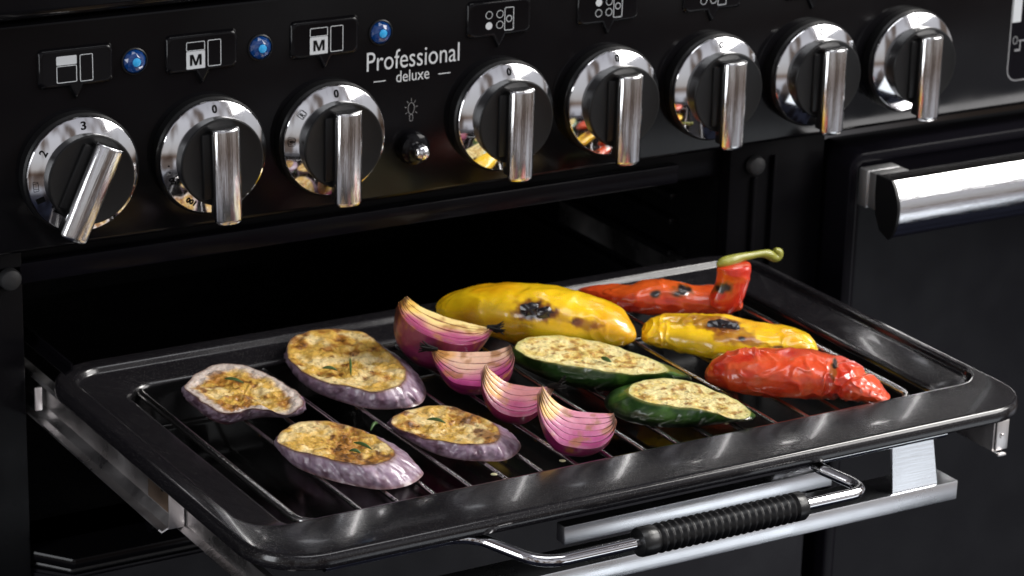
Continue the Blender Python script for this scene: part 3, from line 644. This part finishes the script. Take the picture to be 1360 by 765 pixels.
def char_crease_col(base, spots, seed):
    """spots: (px,py,rx,ry,strength) seen on the side facing the viewer, kept on the skin as albedo"""
    def f(p, nn, t, a):
        c = base(p, t, a)
        if nn.dot(FWD) < .25:
            x, y = to_px(p); w1 = fbm(p, 260, seed, 3) * .55
            for (sx_, sy_, rx, ry, st) in spots:
                d = math.hypot((x - sx_) / rx, (y - sy_) / ry) + w1
                if d < 1.9:
                    c = mixc(c, (.27, .075, .008), sstep(1.6, .9, d) * min(1, st)); 
                    if st >= 1: c = mixc(c, (.012, .008, .009), sstep(1.05, .75, d))
        return c
    return f
def wr(amp, sc, seed, ridge=0, rs=60, rdir=(1, 1, .3)):
    def f(p, t, a):
        v = fbm(p, sc, seed, 3) * amp
        if ridge:
            q = Vector((p.x * rdir[0], p.y * rdir[1], p.z * rdir[2])) * rs; q = q + Vector((nz3(p, 50, seed), nz3(p, 50, seed + 5), 0)) * .9
            v += ridge * ((1 - abs(noise.noise(q + Vector((seed, 0, 0)))) * 2.2) ** 3 - .3)
        return v * min(1, t * 14, (1 - t) * 14)
    return f
def crease(f0, seed, amp, fq):
    """shrivel lines that run across the body"""
    def f(p, t, a):
        q = Vector((t * fq + nz3(p, 60, seed) * 1.5, math.sin(a) * 1.2, math.cos(a) * 1.2 + seed)); env = sstep(-.35, .3, nz3(p, 38, seed + 2))
        return f0(p, t, a) + (max(0, 1 - abs(noise.noise(q)) * 3.2) ** 2 - .15) * amp * env * min(1, t * 12, (1 - t) * 12)
    return f
def yel(seed):
    def f(p, t, a): return mixc((.93, .58, .010), (.80, .40, .005), sstep(-.2, .5, fbm(p, 45, seed, 3)))
    return f
def red(seed, orange=0):
    def f(p, t, a):
        c = mixc((.76, .080, .018), (.56, .026, .008), sstep(-.3, .5, fbm(p, 55, seed, 3)))
        return mixc(c, (.72, .13, .012), sstep(0, .5, orange * 1.2 + fbm(p, 70, seed + 4, 2) * .8) * (orange > 0))
    return f
def pepper(lab, sts, depth, disp, colf, mt=None, **kw):
    c = P(sts[len(sts) // 2][0], sts[len(sts) // 2][1] + sts[len(sts) // 2][2], ZR); r = thing('roasted_pepper', lab, 'roasted pepper', (c.x, c.y, ZR), 'roasted peppers on the rack')
    obj('flesh', blob(sts, depth, disp, colf, **kw), mt or M_PEP, r); return r
def blister(root, px, py, y_hint, rx, ry, seed, lift=.0):
    """a raised flake of black burnt skin"""
    n = 22; rows = []
    c = y_hint
    for j in range(5):
        s = 1 - j / 4.3; row = []
        for k in range(n):
            a = 2 * PI * k / n; rr = 1 + .35 * noise.noise(Vector((math.cos(a) * 1.6, math.sin(a) * 1.6, seed)))
            x = math.cos(a) * rx * rr * s; y_ = math.sin(a) * ry * rr * s
            p = c + RIGHT * x + UP * y_ - FWD * (.0014 * (1 - s * s) * (1 + 1.0 * noise.noise(Vector((x * 260, y_ * 260, seed)))) + .0003 * noise.noise(Vector((x * 500, y_ * 500, seed + 3)))); row.append(p)
        rows.append(row)
    obj('burnt_blister', mesh_loops(rows, True, True, True, 30), M_BLIS, root)
M_BLIS = mat('burnt_blister', (.009, .006, .008), .22, coat=.5, coat_r=.1, bump=.3, bscale=160)

y1s = [(591, 403, 1), (597, 403, 13), (612, 405, 22), (635, 409, 30), (670, 413, 36), (710, 418, 39), (755, 424, 38), (795, 431, 32), (820, 437, 25), (834, 441, 15), (841, 444, 2)]
py1 = pepper('large smooth yellow roasted pepper with a black blister, behind the onion wedges', y1s, .021, crease(wr(.0009, 45, 3), 5, .0007, 12), char_crease_col(yel(2), [(708, 413, 20, 13, 1), (728, 414, 11, 8, 1), (766, 428, 8, 5, 1), (776, 431, 13, 6, .7), (793, 433, 8, 3, .7), (742, 420, 12, 5, .4)], 5))
r1s = [(768, 384, 1), (780, 386, 7), (800, 390, 12), (830, 396, 17), (860, 394, 23), (890, 396, 22), (920, 398, 19), (945, 398, 19), (962, 398, 18), (974, 399, 12), (979, 400, 2)]
pr1 = pepper('red roasted pepper with its green stem still on, at the far back of the rack', r1s, .014, crease(wr(.0009, 60, 27, .0003, 46), 25, .0008, 13), char_crease_col(lambda p, t, a: mixc(red(31, .0)(p, t, a), (.74, .12, .014), sstep(.15, .3, t) * .8 * sstep(.75, .55, t) * sstep(.2, .9, math.sin(a))), [(906, 386, 11, 7, 1), (871, 391, 7, 4, 1), (961, 383, 9, 6, 1)], 8))
qa = P(974, 400, ZR + .012)
fold = [(957, 417, 4), (959, 412, 15), (962, 402, 21), (968, 387, 22), (972, 371, 23), (974, 358, 24), (974, 354, 23.5), (974, 351.5, 21), (974, 350.5, 5)]
obj('shoulder', blob(fold, .013, wr(.0007, 70, 33, .0006, 40), char_crease_col(lambda p, t, a: mixc((.62, .03, .01), (.75, .09, .012), sstep(-.2, .5, fbm(p, 90, 2, 3))), [(961, 383, 10, 6, 1)], 9), ns=60, nr=64, upright=qa.y - .004), M_PEP, pr1)
sp = [PY(a, b, qa.y - .002) for a, b in ((953, 352), (960, 349), (972, 346), (985, 342), (1000, 339), (1012, 337), (1021, 338), (1028, 342), (1033, 341), (1034, 335), (1029, 332))]
obj('stem', tube([Vector(q) for q in interp([tuple(v) for v in sp], 44)], [v[0] for v in interp([(.0012,), (.0030,), (.0033,), (.0026,), (.0021,), (.0021,), (.0028,), (.0027,), (.0026,), (.0026,), (.0014,)], 44)], 12), mat('pepper_stem', (.27, .27, .035), .4, coat=.3, bump=.5, bscale=220), pr1)
y2s = [(852, 448, 1), (856, 446, 9), (868, 443, 17), (892, 440, 22), (925, 443, 26), (960, 447, 27), (1000, 449, 23), (1040, 452, 19), (1066, 456, 15), (1080, 461, 8), (1086, 463, 1)]
def d2(p, t, a):
    v = crease(wr(.0011, 55, 44, .0004, 30), 15, .0009, 14)(p, t, a); return v - .0035 * math.exp(-((t - .47) / .14) ** 2) * max(0, math.cos(a - 2.2)) ** 2
py2 = pepper('yellow roasted pepper with a scorched brown hollow, resting behind the front red pepper', y2s, .017, d2, char_crease_col(yel(12), [(962, 431, 17, 9, 1), (940, 425, 22, 9, .75), (975, 447, 22, 8, .75), (1000, 455, 10, 5, .8), (985, 450, 5, 3, 1), (905, 424, 18, 6, .5), (1032, 463, 9, 3, 1)], 14))
r2s = [(946, 491, 1), (950, 490, 11), (960, 490, 20), (982, 492, 27), (1015, 494, 30), (1055, 496, 31), (1090, 499, 29), (1115, 504, 26), (1138, 512, 22), (1158, 521, 14), (1172, 528, 7), (1179, 532, 1)]
def rid2(p, t, a):
    q = Vector((t * 19 + nz3(p, 70, 3) * 1.3, math.sin(a) * 1.3 + t * 2, math.cos(a) * 1.3)); v = max(0, 1 - abs(noise.noise(q)) * 2.6) ** 3 * .0009 + max(0, 1 - abs(noise.noise(q * 1.9 + Vector((9, 2, 5)))) * 3) ** 3 * .0003 + fbm(p, 50, 55, 3) * .0006
    v -= .0024 * math.exp(-((t - .70 - .03 * math.sin(a)) / .016) ** 2)
    return v * min(1, t * 14, (1 - t) * 14)
pr2 = pepper('wrinkled red roasted pepper at the front right, nearest the pan rim', r2s, .018, rid2, char_crease_col(lambda p, t, a: mixc(red(71)(p, t, a), (.70, .10, .03), sstep(.0, .6, fbm(p, 100, 7, 3))), [(1106, 495, 4, 9, .9), (1109, 483, 3, 7, 1)], 18))  # narrow dark marks painted along the crease, in the char colours

# ---------- burnt blister flakes (sit on the yellow peppers' skins)
def front_point(o, px, py):
    best = None; tg = None
    for v in o.data.vertices:
        x, y = to_px(v.co); 
        if (x - px) ** 2 + (y - py) ** 2 < 9:
            dz = (v.co - CAM).dot(FWD)
            if best is None or dz < best: best = dz; tg = v.co.copy()
    return tg
for root, lst in ((py1, [(702, 411, .0055, .0042), (722, 414, .0050, .0034)]), (py2, [(955, 430, .0060, .0036), (972, 434, .0050, .0030)])):
    fl = [c for c in root.children if c.name.startswith('flesh')][0]
    for k, (a, b, rx, ry) in enumerate(lst):
        q = front_point(fl, a, b)
        if q: blister(root, a, b, q, rx, ry, k * 3.3 + a)

# ---------- onion wedges: nested layers
def onion(lab, e0, e1, Rr, half, tilt, curls, pal, seed, k0=.26, roots=None, roll=0, asym=0, lift=0, qq=(.5, .5), gold=0, nl=7):
    """e0,e1 photo positions of the two tips; belly of radius Rr hangs below the line between them"""
    th = math.radians(tilt); wv = math.radians(half)
    camd = -FH
    zc = ZR + Rr * .93 + lift
    A = P(*e0, zc); B = P(*e1, zc)
    # allow tips at unequal heights: keep both at the same distance from the viewer's row
    C = (A + B) / 2; ax = RIGHT * (e1[0] - e0[0]) * mpp(C) + Vector((0, 0, -(e1[1] - e0[1]) * mpp(C) / .944)); Lh = ax.length / 2; ax.normalize()
    C = P((e0[0] + e1[0]) / 2, (e0[1] + e1[1]) / 2, zc)
    d0 = Vector((0, 0, -1)); d0 = (d0 - ax * d0.dot(ax)).normalized(); c0 = (camd - ax * camd.dot(ax)); c0 = (c0 - d0 * c0.dot(d0)).normalized()
    root = thing('onion_wedge', lab, 'onion wedge', (C.x, C.y, ZR), 'roasted red onion wedges on the rack')
    NT, NA, NS = 40, 14, 5
    ks = [1 - (1 - k0) * (i + (.38 * noise.noise(Vector((i * 2.7, seed * 3.3, 1))) if 0 < i < nl else 0)) / nl for i in range(nl + 1)]
    for li in range(nl):
        ko, ki = ks[li], ks[li + 1] + .012; ph = noise.noise(Vector((li * 3.1, seed, 0)))
        lenk = .99 - .018 * li + .02 * ph if li else 1.0
        loops = []; cols = []; wa = wv * (1 + .05 * ph)
        for i in range(NT + 1):
            t = -1 + 2 * i / NT; tt = t * .995; rho = (1 - abs(tt) ** 2.5) ** (qq[0] + (qq[1] - qq[0]) * sstep(-.3, .3, tt)) * (1 + asym * t)
            sec = []
            for k in range(NA + 1): sec.append((ko, -wa + 2 * wa * k / NA, 0))
            for k in range(1, NS): sec.append((ko + (ki - ko) * k / NS, wa, k / NS))
            for k in range(NA + 1): sec.append((ki, wa - 2 * wa * k / NA, 1))
            for k in range(1, NS): sec.append((ki + (ko - ki) * k / NS, -wa, 1 - k / NS))
            row = []
            for (kk, phi, rs) in sec:
                g = phi + th; dirv = d0 * math.cos(g) + c0 * math.sin(g)
                r_ = Rr * kk * rho; 
                side = abs(abs(phi) - wa) < 1e-6
                pz = C + ax * (Lh * tt * lenk) + dirv * r_ - d0 * ((curls[0] if tt < 0 else curls[1]) * tt * tt * (1.15 - kk * .35))
                prot = (.0007 * ph + .00022 * math.sin(rs * PI)) if side else 0
                nrm = (c0 * math.cos(g) - d0 * math.sin(g)) * (1 if phi > 0 else -1)
                pz = pz + nrm * (prot * .22 + (noise.noise(Vector((t * 2.2, li * 5.3, seed))) * .00035 if side else 0)) + dirv * fbm(pz, 90, seed, 2) * .0006
                row.append(pz)
                # albedo
                outer, mid, inn, gld = pal
                if rs == 0 and not side: c = mixc(outer, (outer[0] * .5, outer[1] * .4, outer[2] * .5), sstep(-.1, .5, fbm((phi * 8, t * 1.2, seed + li), 1.2, 0, 2))) if li == 0 else mid
                else:
                    f = (1 - kk) / (1 - k0); c = mixc(outer, mid, sstep(-.05, .28, f + fbm(pz, 80, seed, 2) * .12)); c = mixc(c, inn, sstep(.18, .72, f + fbm(pz, 80, seed, 2) * .2)); c = mixc(c, outer, sstep(.26, .0, rs) * (1 - .8 * f) * (.20 + .25 * ph))
                    
                c = mixc(c, gld, sstep(.0, .3, (1 - kk)) * sstep(gold, gold + .35, -t * (1 if gold >= 0 else -1) + fbm(pz, 120, seed + 7, 2) * .3 + (1 - kk) * .5) if gold is not None else 0)
                c = mixc(c, (.30, .12, .02), sstep(.25, .7, fbm(pz, 150, seed + 12, 3) + abs(t) ** 3 * .7 - .1 + (1 - kk) * .25) * .75)
                c = mixc(c, (.05, .02, .01), sstep(.88, 1.0, abs(t) + fbm(pz, 200, seed + 2, 2) * .10) * .85)
                cols.append(c)
            loops.append(row)
        bm = bmesh.new(); Rw = [[bm.verts.new(p) for p in r] for r in loops]; n = len(loops[0])
        for a, b in zip(Rw, Rw[1:]):
            for i in range(n): bm.faces.new((a[i], a[(i + 1) % n], b[(i + 1) % n], b[i]))
        bm.faces.new(Rw[0][::-1]); bm.faces.new(Rw[-1]); bmesh.ops.recalc_face_normals(bm, faces=bm.faces[:])
        me = bpy.data.meshes.new('layer'); bm.to_mesh(me); bm.free(); set_col(me, cols); fin(me, 55); o = obj('onion_layer', me, M_ONI, root)
    if roots:
        mes = []; q = C + ax * Lh * roots * .98 - d0 * curls[1 if roots > 0 else 0] * .8
        for k in range(9):
            rd = random.Random(k + seed * 10); d = (ax * roots * rd.uniform(.5, 1.2) + Vector((rd.uniform(-.5, .5), rd.uniform(-.5, .5), rd.uniform(-.3, .6)))).normalized()
            mes.append(tube([q - ax * roots * .003, q + d * .003, q + d * .007 + Vector((0, 0, rd.uniform(-.001, .003)))], [.0012, .0007, .0003], 6))
        obj('burnt_root', join_meshes(mes), M_CHAR, root)
    return root
MAG = (.26, .020, .085); PNK = (.50, .14, .28); PAL = (.80, .55, .55); CRM = (.84, .66, .42); GLD = (.74, .42, .10)
onion('golden topped red onion wedge at the back, leaning on the yellow pepper', (528, 400), (656, 437), .0300, 48, 34, (.004, .0), ((.17, .012, .06), (.38, .06, .17), (.86, .64, .26), (.80, .50, .10)), 1.0, roots=1, gold=.8, k0=.05, nl=8, qq=(.32, .75))
onion('pale cream faced red onion wedge, second from the back of the onion row', (572, 464), (684, 466), .0235, 42, 16, (.0, .0035), ((.22, .010, .09), (.40, .05, .20), (.80, .50, .36), (.74, .36, .09)), 2.0, roots=-1, gold=.8, k0=.06, qq=(.85, .25), nl=6)
onion('small browned red onion wedge, between the cream one and the pink one', (637, 500), (737, 514), .0215, 40, 16, (.0070, .0), ((.17, .010, .05), (.32, .045, .13), (.50, .19, .20), (.70, .32, .05)), 3.0, roots=1, gold=.55, k0=.10, qq=(.42, .8), nl=6)
onion('bright pink red onion wedge nearest the front rim of the pan', (711, 534), (821, 549), .0240, 40, 16, (.0085, .0), ((.22, .010, .085), (.40, .045, .20), (.68, .26, .36), (.76, .42, .09)), 4.0, gold=.7, k0=.08, qq=(.5, .36), nl=6)

# ---------- rosemary needles and stray seeds
def needle(lab, a, b, z, bow=.001, rad=.0009):
    A = P(*a, z); B = P(*b, z); pts = [A.lerp(B, t) + Vector((0, 0, bow * math.sin(PI * t))) for t in [k / 8 for k in range(9)]]
    me = tube(pts, [.0002] + [rad * math.sin(PI * (.12 + .8 * k / 8)) for k in range(1, 8)] + [.0002], 7)
    tag(obj('rosemary_needle', me, M_LEAF), lab, 'herb', 'rosemary needles on the vegetables')
zt = ZR
needle('dark rosemary needle lying flat on the largest eggplant slice', (428, 489), (448, 492), zt + .0125)
needle('pale green rosemary needle standing across the middle of the largest eggplant slice', (465, 476), (466, 498), zt + .0130, rad=.0007)
needle('rosemary needle on the curled eggplant slice at the left', (298, 503), (324, 509), zt + .0122)
needle('longer rosemary needle on the browned front eggplant slice', (470, 588), (494, 597), zt + .0122)
needle('short rosemary needle near the lower edge of the browned front slice', (464, 599), (479, 602), zt + .0120)
needle('rosemary needle sticking up behind the browned front slice', (492, 572), (502, 563), zt + .0045, .002)
needle('rosemary needle on the smallest eggplant slice', (567, 557), (592, 562), zt + .0105)
needle('dark rosemary scrap on the longer zucchini half', (798, 475), (812, 481), zt + .0150, .0004, .0012)
def seed_(lab, px, py):
    bm = bmesh.new(); bmesh.ops.create_uvsphere(bm, u_segments=14, v_segments=9, radius=1); q = P(px, py, ZR + .0008)
    for v in bm.verts: v.co = Vector((v.co.x * .0017 * (1 + .15 * v.co.y), v.co.y * .0012, v.co.z * .0006))
    o = obj('zucchini_seed', from_bm(bm, ang=180), M_SEED, None, q); o.rotation_euler = (0, 0, px); tag(o, lab, 'seed', 'loose seeds on the rack')
seed_('loose cream seed on a wire in front of the short zucchini half', 965, 562)
seed_('loose cream seed on a wire below the bright pink onion wedge', 747, 612)
seed_('loose cream seed on a wire in front of the smallest eggplant slice', 656, 630)

# juices and oil beads on the wires and crumbs on the basin: nobody could count them
ms = []; rd = random.Random(5)
for k in range(90):
    wx = -.0866 + .02002 * rd.randrange(0, 16); y = rd.uniform(-.195, -.03); r_ = rd.uniform(.0004, .0010)
    on_wire = True
    bm = bmesh.new(); bmesh.ops.create_uvsphere(bm, u_segments=8, v_segments=6, radius=1)
    c = Vector((wx + rd.uniform(-.0006, .0006), y, ZR - WR - .0006)) if on_wire else Vector((rd.uniform(-.10, .22), y, ZT - .0309))
    for v in bm.verts: v.co = Vector((v.co.x * r_ * (1 if on_wire else 1.8), v.co.y * r_ * 1.5, v.co.z * r_ * (1.1 if on_wire else .4))) + c
    ms.append(from_bm(bm, ang=180))
dj = obj('juice_drops', join_meshes(ms), mat('browned_juice', (.16, .07, .015), .12, coat=1), None)
dj['kind'] = 'stuff'; dj['label'] = 'beads of oil and browned juice on the rack wires'; dj['category'] = 'juice'
